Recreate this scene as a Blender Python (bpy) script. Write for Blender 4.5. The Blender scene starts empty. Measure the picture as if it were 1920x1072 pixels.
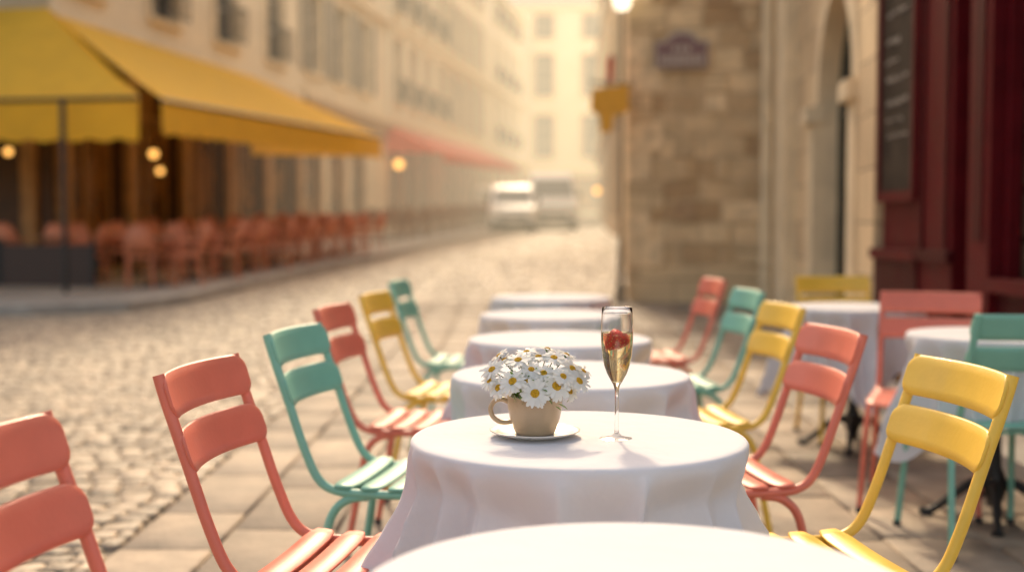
import bpy, math, random
from mathutils import Vector, Matrix, noise
random.seed(7)
R=random.uniform
scene=bpy.context.scene
COL=scene.collection

# ------------------------------------------------------------------ helpers
class MB:
    def __init__(s): s.v=[];s.f=[];s.m=[];s.sm=[];s.r=[]
    def add(s,vs,fs,mat=0,smooth=False,rnd=0.5):
        o=len(s.v); s.v.extend([tuple(p) for p in vs])
        for f in fs:
            s.f.append([i+o for i in f]); s.m.append(mat); s.sm.append(smooth); s.r.append(rnd)
    def quad(s,a,b,c,d,mat=0,rnd=0.5): s.add([a,b,c,d],[(0,1,2,3)],mat,False,rnd)
    def obj(s,name,mats,parent=None,loc=(0,0,0),rotz=0.0):
        me=s.mesh(name,mats); return place(name,me,parent,loc,rotz)
    def mesh(s,name,mats):
        me=bpy.data.meshes.new(name); me.from_pydata(s.v,[],s.f)
        for m in mats: me.materials.append(m)
        me.polygons.foreach_set('material_index',s.m)
        me.polygons.foreach_set('use_smooth',s.sm)
        at=me.attributes.new('rnd','FLOAT','FACE'); at.data.foreach_set('value',s.r)
        uv=me.uv_layers.new(name='UVMap'); buf=[0.0]*(2*len(me.loops))
        for p in me.polygons:
            n=p.normal
            if abs(n.z)>0.75: tx=Vector((1,0,0)); ty=Vector((0,1,0))
            else:
                tx=Vector((-n.y,n.x,0)); tx.normalize(); ty=Vector((0,0,1))
            for li in p.loop_indices:
                co=me.vertices[me.loops[li].vertex_index].co
                buf[2*li]=co.dot(tx); buf[2*li+1]=co.dot(ty)
        uv.data.foreach_set('uv',buf)
        me.update(); return me

def place(name,me,parent=None,loc=(0,0,0),rotz=0.0):
    o=bpy.data.objects.new(name,me); COL.objects.link(o)
    o.location=loc; o.rotation_euler=(0,0,rotz)
    if parent: o.parent=parent
    return o
def empty(name,loc=(0,0,0),rotz=0):
    e=bpy.data.objects.new(name,None); COL.objects.link(e); e.location=loc; e.rotation_euler=(0,0,rotz)
    e.empty_display_size=0.1; return e

def box(mb,c,s,rotz=0.0,mat=0,rnd=0.5,ch=0.0,smooth=False):
    cx,cy,cz=c; hx,hy,hz=s[0]/2,s[1]/2,s[2]/2
    ca,sa=math.cos(rotz),math.sin(rotz)
    def T(x,y,z): return (cx+x*ca-y*sa, cy+x*sa+y*ca, cz+z)
    vs=[T(x,y,z) for z in(-hz,hz) for x,y in((-hx,-hy),(hx,-hy),(hx,hy),(-hx,hy))]
    mb.add(vs,[(3,2,1,0),(4,5,6,7),(0,1,5,4),(1,2,6,5),(2,3,7,6),(3,0,4,7)],mat,smooth,rnd)

def catmull(pts,k=6):
    pts=[Vector(p) for p in pts]; out=[]
    P=[pts[0]*2-pts[1]]+pts+[pts[-1]*2-pts[-2]]
    for i in range(1,len(P)-2):
        p0,p1,p2,p3=P[i-1:i+3]
        for j in range(k):
            t=j/k
            out.append(0.5*((2*p1)+(p2-p0)*t+(2*p0-5*p1+4*p2-p3)*t*t+(3*p1-p0-3*p2+p3)*t**3))
    out.append(pts[-1]); return out

def tube(mb,pts,r,seg=10,mat=0,k=0,caps=True,closed=False):
    pts=catmull(pts,k) if k else [Vector(p) for p in pts]
    n=len(pts); rr=r if isinstance(r,(list,tuple)) else [r]*n
    if len(rr)!=n: rr=[rr[min(len(rr)-1,int(i*len(rr)/n))] for i in range(n)]
    up=None; vs=[]
    for i,p in enumerate(pts):
        a=pts[max(0,i-1)]; b=pts[min(n-1,i+1)]
        if closed: a=pts[i-1]; b=pts[(i+1)%n]
        t=(b-a).normalized()
        if up is None:
            up=Vector((0,1,0)) if abs(t.y)<0.8 else Vector((1,0,0))
        s=t.cross(up).normalized(); up=s.cross(t).normalized()
        for j in range(seg):
            th=2*math.pi*j/seg
            vs.append(p+s*(math.cos(th)*rr[i])+up*(math.sin(th)*rr[i]))
    fs=[]
    for i in range(n if closed else n-1):
        i2=(i+1)%n
        for j in range(seg):
            j2=(j+1)%seg
            fs.append((i*seg+j,i*seg+j2,i2*seg+j2,i2*seg+j))
    mb.add(vs,fs,mat,True)
    if caps and not closed:
        mb.add(vs[:seg],[tuple(range(seg))],mat); mb.add(vs[-seg:],[tuple(reversed(range(seg)))],mat)

def lathe(mb,prof,c=(0,0,0),seg=32,mat=0,M=None,smooth=True,cap0=False,cap1=False):
    vs=[]
    for r,z in prof:
        for j in range(seg):
            a=2*math.pi*j/seg; p=Vector((r*math.cos(a),r*math.sin(a),z))
            if M: p=M@p
            vs.append(p+Vector(c))
    fs=[]
    for i in range(len(prof)-1):
        for j in range(seg):
            j2=(j+1)%seg; fs.append((i*seg+j,i*seg+j2,(i+1)*seg+j2,(i+1)*seg+j))
    if cap0: fs.append(tuple(reversed(range(seg))))
    if cap1: fs.append(tuple(range((len(prof)-1)*seg,len(prof)*seg)))
    mb.add(vs,fs,mat,smooth)

def loft(mb,sections,mat=0,smooth=True):
    k=len(sections[0]); vs=[p for s in sections for p in s]; fs=[]
    for i in range(len(sections)-1):
        for j in range(k):
            j2=(j+1)%k; fs.append((i*k+j,i*k+j2,(i+1)*k+j2,(i+1)*k+j))
    fs.append(tuple(reversed(range(k)))); fs.append(tuple(range((len(sections)-1)*k,len(sections)*k)))
    mb.add(vs,fs,mat,smooth)

def prism(mb,poly,a,b,fn,mat=0,rnd=.5):
    n=len(poly); vs=[fn(p,a) for p in poly]+[fn(p,b) for p in poly]
    fs=[tuple(range(n)),tuple(reversed(range(n,2*n)))]+[(i,i+n,(i+1)%n+n,(i+1)%n) for i in range(n)]
    mb.add(vs,fs,mat,False,rnd)

# ------------------------------------------------------------------ materials
def nt(name):
    m=bpy.data.materials.new(name); m.use_nodes=True; t=m.node_tree
    b=t.nodes['Principled BSDF']; return m,t,b
def pm(name,col,rough=.5,var=.12,scale=6,bump=0.0,bscale=60,metal=0,spec=None,coat=0,rndvar=0.0,coord='Object',sheen=0):
    m,t,b=nt(name); N=t.nodes; L=t.links
    tc=N.new('ShaderNodeTexCoord'); no=N.new('ShaderNodeTexNoise'); no.inputs['Scale'].default_value=scale; no.inputs['Detail'].default_value=4
    L.new(tc.outputs[coord],no.inputs['Vector'])
    mr=N.new('ShaderNodeMapRange'); mr.inputs['From Min'].default_value=.3; mr.inputs['From Max'].default_value=.7
    mr.inputs['To Min'].default_value=1-var; mr.inputs['To Max'].default_value=1+var; L.new(no.outputs['Fac'],mr.inputs['Value'])
    val=mr.outputs[0]
    if rndvar:
        at=N.new('ShaderNodeAttribute'); at.attribute_name='rnd'
        m2=N.new('ShaderNodeMapRange'); m2.inputs['To Min'].default_value=1-rndvar; m2.inputs['To Max'].default_value=1+rndvar; L.new(at.outputs['Fac'],m2.inputs['Value'])
        mu=N.new('ShaderNodeMath'); mu.operation='MULTIPLY'; L.new(val,mu.inputs[0]); L.new(m2.outputs[0],mu.inputs[1]); val=mu.outputs[0]
    vm=N.new('ShaderNodeVectorMath'); vm.operation='SCALE'; vm.inputs[0].default_value=col; L.new(val,vm.inputs['Scale'])
    L.new(vm.outputs[0],b.inputs['Base Color'])
    r2=N.new('ShaderNodeMapRange'); r2.inputs['To Min'].default_value=max(0,rough-.08); r2.inputs['To Max'].default_value=min(1,rough+.12); L.new(no.outputs['Fac'],r2.inputs['Value']); L.new(r2.outputs[0],b.inputs['Roughness'])
    b.inputs['Metallic'].default_value=metal
    if spec is not None: b.inputs['Specular IOR Level'].default_value=spec
    if coat: b.inputs['Coat Weight'].default_value=coat
    if sheen: b.inputs['Sheen Weight'].default_value=sheen
    if bump:
        n2=N.new('ShaderNodeTexNoise'); n2.inputs['Scale'].default_value=bscale; n2.inputs['Detail'].default_value=3; L.new(tc.outputs[coord],n2.inputs['Vector'])
        bu=N.new('ShaderNodeBump'); bu.inputs['Strength'].default_value=bump; bu.inputs['Distance'].default_value=.01; L.new(n2.outputs['Fac'],bu.inputs['Height']); L.new(bu.outputs[0],b.inputs['Normal'])
    return m
def translucent_mix(m,col,fac):
    t=m.node_tree;N=t.nodes;L=t.links;b=N['Principled BSDF'];o=N['Material Output']
    tr=N.new('ShaderNodeBsdfTranslucent'); tr.inputs['Color'].default_value=(*col,1)
    mx=N.new('ShaderNodeMixShader'); mx.inputs[0].default_value=fac
    L.new(b.outputs[0],mx.inputs[1]);L.new(tr.outputs[0],mx.inputs[2]);L.new(mx.outputs[0],o.inputs['Surface'])
def brickmat(name,c1,c2,mortar,bw,rh,ms=.012,rough=.85,bump=.5,dist=.02,stain=.25,stainscale=.6):
    m,t,b=nt(name);N=t.nodes;L=t.links
    uv=N.new('ShaderNodeUVMap'); uv.uv_map='UVMap'
    dn=N.new('ShaderNodeTexNoise'); dn.inputs['Scale'].default_value=2.5; L.new(uv.outputs[0],dn.inputs['Vector'])
    s1=N.new('ShaderNodeVectorMath'); s1.operation='SUBTRACT'; s1.inputs[1].default_value=(.5,.5,.5); L.new(dn.outputs['Color'],s1.inputs[0])
    s2=N.new('ShaderNodeVectorMath'); s2.operation='SCALE'; s2.inputs['Scale'].default_value=dist*2; L.new(s1.outputs[0],s2.inputs[0])
    s3=N.new('ShaderNodeVectorMath'); L.new(uv.outputs[0],s3.inputs[0]); L.new(s2.outputs[0],s3.inputs[1])
    br=N.new('ShaderNodeTexBrick'); L.new(s3.outputs[0],br.inputs['Vector'])
    br.inputs['Scale'].default_value=1; br.inputs['Brick Width'].default_value=bw; br.inputs['Row Height'].default_value=rh
    br.inputs['Mortar Size'].default_value=ms; br.inputs['Mortar Smooth'].default_value=.3
    br.inputs['Color1'].default_value=(*c1,1); br.inputs['Color2'].default_value=(*c2,1); br.inputs['Mortar'].default_value=(*mortar,1)
    br.offset_frequency=2; br.squash=.8; br.squash_frequency=3
    n=N.new('ShaderNodeTexNoise'); n.inputs['Scale'].default_value=stainscale; n.inputs['Detail'].default_value=6; n.inputs['Roughness'].default_value=.65; L.new(uv.outputs[0],n.inputs['Vector'])
    mr=N.new('ShaderNodeMapRange'); mr.inputs['From Min'].default_value=.3; mr.inputs['From Max'].default_value=.7; mr.inputs['To Min'].default_value=1-stain; mr.inputs['To Max'].default_value=1+stain; L.new(n.outputs['Fac'],mr.inputs['Value'])
    sc=N.new('ShaderNodeVectorMath'); sc.operation='SCALE'; L.new(br.outputs['Color'],sc.inputs[0]); L.new(mr.outputs[0],sc.inputs['Scale']); L.new(sc.outputs[0],b.inputs['Base Color'])
    b.inputs['Roughness'].default_value=rough
    n3=N.new('ShaderNodeTexNoise'); n3.inputs['Scale'].default_value=25; n3.inputs['Detail'].default_value=3; L.new(uv.outputs[0],n3.inputs['Vector'])
    ad=N.new('ShaderNodeMath'); ad.operation='MULTIPLY_ADD'; L.new(br.outputs['Fac'],ad.inputs[0]); ad.inputs[1].default_value=-1.0; L.new(n3.outputs['Fac'],ad.inputs[2])
    bu=N.new('ShaderNodeBump'); bu.inputs['Strength'].default_value=bump; bu.inputs['Distance'].default_value=.02; L.new(ad.outputs[0],bu.inputs['Height']); L.new(bu.outputs[0],b.inputs['Normal'])
    return m
def emit(name,col,st):
    m=bpy.data.materials.new(name); m.use_nodes=True;t=m.node_tree;t.nodes.remove(t.nodes['Principled BSDF'])
    e=t.nodes.new('ShaderNodeEmission'); e.inputs[0].default_value=(*col,1); e.inputs[1].default_value=st
    t.links.new(e.outputs[0],t.nodes['Material Output'].inputs[0]); return m
def glassmat(name,col,ior,rough=0.0):
    m,t,b=nt(name); b.inputs['Base Color'].default_value=(*col,1); b.inputs['Transmission Weight'].default_value=1; b.inputs['IOR'].default_value=ior; b.inputs['Roughness'].default_value=rough; return m

M_coral=pm('coral_paint',(.70,.178,.115),.42,.06,9,.06,90,coat=.1)
M_mint=pm('mint_paint',(.20,.47,.37),.42,.06,9,.06,90,coat=.1)
M_yell=pm('yellow_paint',(.83,.52,.065),.42,.06,9,.06,90,coat=.1)
M_rub=pm('rubber_foot',(.03,.03,.03),.7)
M_cloth=pm('white_linen',(.68,.672,.70),.9,.02,4,.5,12)
translucent_mix(M_cloth,(.74,.73,.76),.05)
M_iron=pm('cast_iron',(.02,.02,.02),.45,.2,20,.2,60)
M_cup=pm('beige_ceramic',(.46,.33,.205),.3,.05,30,.03,80,coat=.3)
M_cer=pm('white_ceramic',(.72,.67,.60),.25,.02,10,coat=.4)
M_petal=pm('daisy_petal',(.80,.79,.75),.6,.04,60); translucent_mix(M_petal,(.85,.83,.76),.2)
M_eye=pm('daisy_centre',(.85,.48,.02),.8,.25,300,.8,900)
M_leaf=pm('daisy_leaf',(.09,.18,.03),.55,.35,60); translucent_mix(M_leaf,(.2,.35,.04),.25)
M_glass=glassmat('clear_glass',(1,1,1),1.47)
M_champ=glassmat('champagne',(1.0,.90,.58),1.33)
M_straw=pm('strawberry_flesh',(.75,.02,.015),.3,.2,120,.3,300)
M_seed=pm('strawberry_seed',(.8,.45,.08),.5)
M_cob=pm('cobble_stone',(.37,.29,.205),.58,.30,9,.6,38,rndvar=.42)
M_slab=pm('paving_slab',(.30,.237,.175),.72,.32,5.5,.6,30,rndvar=.26)
M_road=brickmat('street_setts',(.22,.17,.12),(.18,.14,.10),(.07,.055,.04),.17,.125,.012,.8,.6,.01)
M_pave=brickmat('pavement_stone',(.38,.33,.27),(.33,.28,.23),(.2,.17,.14),.9,.6,.01,.8,.3,.0)
M_kerb=pm('kerb_granite',(.36,.33,.29),.7,.2,4,.3,60)
M_stone=brickmat('rubble_limestone',(.80,.60,.36),(.42,.27,.14),(.62,.46,.28),.58,.30,.022,.9,.9,.07,.3,.9)
M_ash=brickmat('ashlar_limestone',(.72,.54,.32),(.54,.39,.23),(.36,.25,.15),.85,.40,.012,.9,.5,.02,.25,.5)
M_cream=brickmat('cream_plaster',(.80,.66,.45),(.76,.62,.42),(.6,.49,.35),1.2,.45,.006,.9,.2,.01,.12,.4)
M_cream2=brickmat('pale_plaster',(.80,.70,.52),(.77,.67,.49),(.65,.55,.42),1.2,.45,.006,.9,.2,.01,.10,.4)
M_trim=pm('stone_trim',(.76,.61,.40),.9,.12,3)
M_win=pm('window_pane',(.03,.032,.03),.2,.3,2,spec=.3)
M_frame=pm('window_frame',(.36,.32,.26),.6)
M_shut=pm('shutter_paint',(.34,.29,.21),.7,.1,8)
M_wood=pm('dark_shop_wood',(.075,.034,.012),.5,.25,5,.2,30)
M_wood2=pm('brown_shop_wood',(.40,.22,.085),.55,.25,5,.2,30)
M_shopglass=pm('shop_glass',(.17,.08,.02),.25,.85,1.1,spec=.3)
M_zinc=pm('zinc_roof',(.22,.24,.27),.5,.1,3)
M_yaw=pm('yellow_canvas',(.96,.56,.045),.8,.08,3,.2,300); translucent_mix(M_yaw,(.98,.57,.04),.38)
M_paw=pm('pink_canvas',(.80,.20,.12),.8,.08,3); translucent_mix(M_paw,(.9,.3,.18),.4)
M_red=pm('oxblood_paint',(.095,.0040,.007),.5,.15,6,.05,30,spec=.15)
M_redd=pm('oxblood_trim',(.055,.003,.005),.5,.15,6,spec=.15)
M_slate=pm('chalkboard_slate',(.050,.036,.026),.85,.4,5,spec=.1)
M_chalk=pm('chalk',(.36,.31,.26),.9)
M_rattan=pm('terracotta_rattan',(.62,.22,.115),.6,.2,30)
M_rattb=pm('brown_rattan',(.30,.14,.06),.6,.2,30)
M_tabt=pm('bistro_tabletop',(.35,.2,.12),.3)
M_screen=pm('terrace_screen',(.055,.03,.022),.5)
M_van=pm('white_vehicle_paint',(.80,.79,.76),.3,.03,3,coat=.5)
M_vglass=pm('vehicle_glass',(.20,.20,.19),.08)
M_tyre=pm('tyre',(.025,.025,.025),.8)
M_lampw=emit('lamp_glow',(1.0,.48,.11),2.8)
M_lampi=emit('lantern_glow',(1.0,.85,.6),2.5)
M_post=pm('painted_post',(.26,.20,.13),.6)
M_plate=pm('enamel_plate',(.20,.10,.09),.35,.1,8)
M_platew=pm('enamel_border',(.50,.42,.34),.4)
M_sign=pm('yellow_sign',(.78,.38,.03),.5)
M_signr=pm('red_sign',(.55,.09,.04),.5)
M_door=pm('dark_door',(.030,.030,.022),.6,.3,4,spec=.1)
M_green=pm('window_box_leaves',(.07,.14,.03),.7,.4,10)

# ------------------------------------------------------------------ ground
def zg(y):
    if y<12: return 0.0
    if y<16: return .0245*(y-12)**2/8
    return .0245*(y-14)
def ground():
    mb=MB(); xs=[-150,-60,-30,-15,-8,-4,0,4,8,15,30,60,150]
    ys=[-150,-40,-10,0,6,10,12,13,14,15,16,20,30,50,80,100]
    def z(y): return (zg(min(y,100)))-.022
    ys+= [300]
    vs=[(x,y,z(y)) for y in ys for x in xs]; n=len(xs)
    fs=[(j*n+i,j*n+i+1,(j+1)*n+i+1,(j+1)*n+i) for j in range(len(ys)-1) for i in range(n-1)]
    mb.add(vs,fs,0,True); mb.obj('ground',[M_road])
ground()
def stone(mb,x0,x1,y0,y1,top,dep,ins,rise,rnd,tilt=0.0,jit=0.0):
    j=lambda: R(-jit,jit)
    b=[(x0+j(),y0+j()),(x1+j(),y0+j()),(x1+j(),y1+j()),(x0+j(),y1+j())]
    cx,cy=(x0+x1)/2,(y0+y1)/2
    vs=[(x,y,top-dep) for x,y in b]
    tx,ty=R(-tilt,tilt),R(-tilt,tilt)
    H=lambda x,y: tx*(x-cx)+ty*(y-cy)
    vs+=[(x,y,top-rise+H(x,y)) for x,y in b]
    for x,y in b:
        dx=ins if x<cx else -ins; dy=ins if y<cy else -ins
        vs.append((x+dx,y+dy,top+H(x,y)))
    fs=[]
    for k in (0,4):
        for i in range(4): fs.append((k+i,k+(i+1)%4,k+4+(i+1)%4,k+4+i))
    fs.append((8,9,10,11)); mb.add(vs,fs,0,True,rnd)
def cobbles():
    mb=MB(); y=1.2
    while y<52:
        h=R(.10,.13) if y<31 else R(.14,.18); xl=-8.8 if y<14 else -7.5; xr=-1.47 if y<17.3 else 1.75+.09*(y-17.3)
        if y>24: xl=-5.2
        if y>36: xl=-3.4
        x=xl+R(0,.1)
        while x<xr-.06:
            w=R(.11,.175) if y<31 else R(.18,.26); x2=min(x+w,xr); z=zg(y)+.010*math.sin(x*1.3+y*.7)*.5
            if x>-.6*y-1.5:
                wob=.02*math.sin(x*2.1+y)
                stone(mb,x+.0065,x2-.0065,y+.0065+wob,y+h-.0065+wob,z+R(-.004,.004),.04,.014,.009,R(0,1),.055,.005)
            x=x2
        y+=h
    mb.obj('cobblestone_street',[M_cob])
cobbles()
def slabs():
    mb=MB(); x=-1.46
    while x<2.9:
        w=R(.36,.48); y=-1+R(-.5,0)
        while y<17.3:
            l=R(.45,.8)
            stone(mb,x+.006,x+w-.006,y+.006,y+l-.006,zg(y)+.006+R(-.003,.003),.04,.009,.007,R(0,1),.005,.004); y+=l
        x+=w
    mb.obj('sidewalk',[M_slab])
slabs()

# left raised pavement
d=Vector((.153,.988,0)).normalized(); n=Vector((d.y,-d.x,0))
C=Vector((-7.8,20.9,0))
def FL(t,o=0,z=0): # point along left facade, o = offset to the street
    p=C+d*t+n*o; return Vector((p.x,p.y,z))
def leftpave():
    mb=MB()
    edge=[(-30,15.6),(-7.5,15.2),(-6.0,15.3),(-5.0,15.9),(-4.55,17.0),(-4.3,19)]
    for t in range(2,60,4):
        p=FL(t,3.6 if t<14 else 3.3); edge.append((p.x,p.y))
    inner=[(-30,30)]+[( -14,30)]*2+[(-12,30),(-9,30),(-8.5,30)]+[tuple((FL(t,-3)).xy) for t in range(2,60,4)]
    for i in range(len(edge)-1):
        a,b,c,e=edge[i],edge[i+1],inner[i+1],inner[i]
        za=zg(a[1])+.13; zb=zg(b[1])+.13
        zc=zg(c[1])+.13; ze=zg(e[1])+.13
        mb.quad((a[0],a[1],za),(b[0],b[1],zb),(c[0],c[1],zc),(e[0],e[1],ze),0)
        A=Vector((a[0],a[1],0));B=Vector((b[0],b[1],0));dd=(B-A).normalized();nn=Vector((dd.y,-dd.x,0))
        o=nn*.22
        vs=[]
        for P,zz in((A,za),(B,zb)):
            for q,h in((P+nn*.02,-.2),(P+nn*.02,-.012),(P+nn*0.0,.006),(P-o,.006),(P-o,-.2)): vs.append((q.x,q.y,zz+h))
        mb.add(vs,[(0,1,6,5),(1,2,7,6),(2,3,8,7),(3,4,9,8)],1)
    mb.obj('pavement',[M_pave,M_kerb])
leftpave()

# ------------------------------------------------------------------ bistro chairs
def chair_mesh(name,mat):
    mb=MB(); W=.205; r=.0125
    for s in(-1,1):
        y=W*s
        tube(mb,[(-.362,y,.886),(-.345,y,.83),(-.30,y,.70),(-.255,y,.57),(-.215,y,.485),(-.165,y,.452),(-.08,y,.445),(.08,y,.445),(.165,y,.443),(.205,y*1.01,.415),(.222,y*1.04,.33),(.245,y*1.10,.12),(.258,y*1.13,.012)],r,12,0,6)
        tube(mb,[(-.07,y*.97,.437),(-.13,y*1.0,.425),(-.175,y*1.02,.375),(-.20,y*1.05,.25),(-.245,y*1.12,.012)],r,12,0,6)
        for fx,fy in((.2585,y*1.131),(-.2455,y*1.121)):
            lathe(mb,[(.0145,0),(.0155,.004),(.0155,.022),(.013,.026)],(fx,fy,0),12,1,cap0=True,cap1=True)
    for x,z in((-.13,.437),(.13,.435)):
        tube(mb,[(x,-W,z),(x,W,z)],.008,8)
    n=5; x0=-.175; x1=.205; g=.011; dw=(x1-x0-g*(n-1))/n
    for i in range(n):
        a=x0+i*(dw+g); b=a+dw; secs=[]
        for k in range(13):
            u=-1+2*k/12; yy=u*(W+.014); sag=-.006*(1-u*u)
            e=.012 if abs(u)>.99 else (.003 if abs(u)>.82 else 0)
            def zz(x): return .4605+sag-.018*max(0,(x-.12)/.085)**2+.006*max(0,(-.10-x)/.08)
            A,B=a+e,b-e; t=.0035
            secs.append([(A,yy,zz(A)),(A+.003,yy,zz(A)+t),(( A+B)/2,yy,zz((A+B)/2)+t+.001),(B-.003,yy,zz(B)+t),(B,yy,zz(B)),(B-.003,yy,zz(B)-t),((A+B)/2,yy,zz((A+B)/2)-t+.001),(A+.003,yy,zz(A)-t)])
        loft(mb,secs)
    def backx(z):
        pts=[(.485,-.215),(.57,-.255),(.70,-.30),(.83,-.345),(.90,-.366)]
        for (z0,a),(z1,b) in zip(pts,pts[1:]):
            if z<=z1: return a+(b-a)*(z-z0)/(z1-z0)
        return pts[-1][1]
    for zc,h in((.840,.047),(.726,.045)):
        secs=[]; K=28
        for k in range(K+1):
            u=-math.cos(math.pi*k/K); HW=W+.012; yy=u*HW
            rr=.03; dd=HW-abs(yy)
            hh=h if dd>=rr else h-rr+math.sqrt(max(0,rr*rr-(rr-dd)**2))
            bow=-.038*(1-u*u)+.014
            t=.0045
            def P(z,o):
                x=backx(z)+bow+o; return (x,yy,z)
            secs.append([P(zc-hh,0),P(zc-hh+.003,t),P(zc-hh*.5,t),P(zc,t),P(zc+hh*.5,t),P(zc+hh-.003,t),P(zc+hh,0),P(zc+hh-.003,-t),P(zc+hh*.5,-t),P(zc,-t),P(zc-hh*.5,-t),P(zc-hh+.003,-t)])
        loft(mb,secs)
    return mb.mesh(name,[mat,M_rub])
CH={'c':chair_mesh('bistro_chair_coral',M_coral),'m':chair_mesh('bistro_chair_mint',M_mint),'y':chair_mesh('bistro_chair_yellow',M_yell)}
def chair(col,x,y,ang):  # x,y : position of the top of the backrest centre; ang: facing
    a=math.radians(ang); off=-.345
    place('bistro_chair',CH[col],None,(x-off*math.cos(a),y-off*math.sin(a),.006),a)
chair('c',-.78,1.83,-4)
chair('c',-.685,2.73,-9)
chair('m',-.635,3.64,-11)
chair('c',-.665,4.62,-8)
chair('y',-.60,5.45,-9)
chair('m',-.60,6.6,-6)
chair('y',.99,2.72,188)
chair('c',.945,3.64,188)
chair('y',1.03,4.7,187)
chair('m',1.09,5.7,186)
chair('c',1.11,6.8,186)
chair('m',1.80,4.22,94)
chair('c',1.88,5.50,-112)
chair('y',1.86,7.1,-88)

# ------------------------------------------------------------------ tables
def cloth_mesh(seed,rot):
    rnd=random.Random(seed); mb=MB(); NT=420; ph=[rnd.uniform(0,6.28) for _ in range(8)]
    rings=[0.0001,.05,.1,.15,.2,.25,.29,.32,.336]
    ND=36; vs=[]
    folds=[]; a=rnd.uniform(0,.3)
    while a<6.28-.2:
        folds.append((a,rnd.uniform(.06,.11),rnd.uniform(.45,1.0),rnd.uniform(-.12,.12))); a+=rnd.uniform(.30,.52)
    def foldf(th,t):
        v=0
        for fa,fw,fh,sk in folds:
            dd=(th-fa-sk*t+math.pi)%(2*math.pi)-math.pi
            q=abs(dd)/(fw*(.8+.35*t))
            v=max(v,fh*math.exp(-q**1.3))
        return v
    for i in range(len(rings)+4+ND):
        for j in range(NT):
            th=2*math.pi*j/NT; c,s=math.cos(th-rot),math.sin(th-rot)
            p=9; rr=.65/((abs(c)**p+abs(s)**p)**(1/p))
            L=rr-.36; corner=max(0,(rr-.65)/.22)
            if i<len(rings):
                r=rings[i]; z=.7545+.0014*noise.noise(Vector((r*c*6,r*s*6,seed)))*(1 if i<8 else 0)
            elif i<len(rings)+4:
                a=(i-len(rings)+1)/4*math.pi/2*.93
                r=.342+.011*math.sin(a); z=.7535-.011*(1-math.cos(a))
            else:
                t=(i-len(rings)-3)/ND; dd=t*L
                f=foldf(th,t)
                sm=min(1,t*3.4); sm=sm*sm*(3-2*sm)
                amp=.14*(min(1,t*1.7)**.85)*(.7+.4*corner)*(.35+.65*min(1,L/.3))
                flare=.05+.20*corner*t
                r=.353+dd*flare+amp*f-.046*sm
                r+=.006*math.cos(9*th+ph[2])*t
                z=.7425-dd*math.sqrt(max(.1,1-flare**2))-.016*f*t
                if z>.728: r=max(r,.3415)
                r=max(r,.305)
                r+=.005*noise.noise(Vector((c*6,s*6,z*10+seed)))*min(1,t*3)
            vs.append((r*math.cos(th),r*math.sin(th),z))
    nr=len(rings)+4+ND; fs=[tuple(range(NT))]
    for i in range(nr-1):
        for j in range(NT):
            j2=(j+1)%NT; fs.append((i*NT+j,i*NT+j2,(i+1)*NT+j2,(i+1)*NT+j))
    mb.add(vs,fs,0,True); return mb.mesh('tablecloth',[M_cloth])
def pedestal_mesh():
    mb=MB()
    lathe(mb,[(.02,.73),(.05,.72),(.022,.70),(.02,.5),(.03,.47),(.02,.44),(.024,.22),(.04,.18),(.045,.12),(.03,.08),(.015,.06)],seg=20,cap0=True,cap1=True)
    for k in range(4):
        a=k*math.pi/2+.5; c,s=math.cos(a),math.sin(a)
        pts=[(.02,.14),(.08,.15),(.16,.09),(.23,.03),(.27,.018),(.285,.03)]
        tube(mb,[(c*q,s*q,z) for q,z in pts],[.022,.02,.018,.016,.016,.014],10,0,5)
        lathe(mb,[(.02,0),(.026,.006),(.018,.022)],(c*.26,s*.26,0),12,cap0=True,cap1=True)
    return mb.mesh('pedestal',[M_iron])
def top_mesh():
    mb=MB(); lathe(mb,[(.001,.738),(.328,.738),(.331,.741),(.331,.749),(.328,.7515),(.001,.7515)],seg=64); return mb.mesh('tabletop',[M_tabt])
PED=pedestal_mesh(); TOP=top_mesh()
def table(x,y,seed,rot):
    e=empty('cafe_table',(x,y,.006))
    place('tablecloth',cloth_mesh(seed,math.radians(rot)),e)
    place('tabletop',TOP,e); place('pedestal',PED,e,rotz=rot)
T1=(.140,2.56)
for x,y,sd,ro in((.155,1.475,1,40),(T1[0],T1[1],5,38),(.175,3.62,3,52),(.185,4.72,4,48),(.20,5.95,6,40),(.235,7.3,7,50),(1.95,4.9,8,62),(1.82,6.5,9,40)):
    table(x,y,sd,ro)

# ------------------------------------------------------------------ cup, saucer, daisies, glass
ZT=.7605
cx,cy=.048,2.55
mb=MB(); lathe(mb,[(.001,.004),(.045,.004),(.047,0),(.052,0),(.056,.004),(.083,.011),(.094,.0155),(.095,.0170),(.0935,.0178),(.081,.0145),(.055,.0085),(.001,.0075)],seg=72)
mb.obj('saucer',[M_cer],loc=(cx,cy,ZT-.002))
mb=MB()
prof=[(.001,.004),(.029,.004),(.031,0),(.038,0),(.042,.004),(.0455,.012),(.0530,.035),(.0570,.058),(.0580,.076),(.0582,.0795),(.0572,.0810),(.0552,.0795),(.0540,.058),(.0500,.035),(.042,.012),(.001,.010)]
lathe(mb,prof,seg=72)
hp=[(-.052,0,.064),(-.068,0,.071),(-.084,0,.068),(-.0935,0,.053),(-.090,0,.036),(-.077,0,.025),(-.062,0,.0225),(-.046,0,.025)]
tube(mb,hp,.0052,14,0,6)
lathe(mb,[(.001,.069),(.0535,.067)],seg=32,mat=1)
mb.obj('coffee_cup',[M_cup,M_leaf],loc=(cx,cy,ZT+.006),rotz=-.12)

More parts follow.
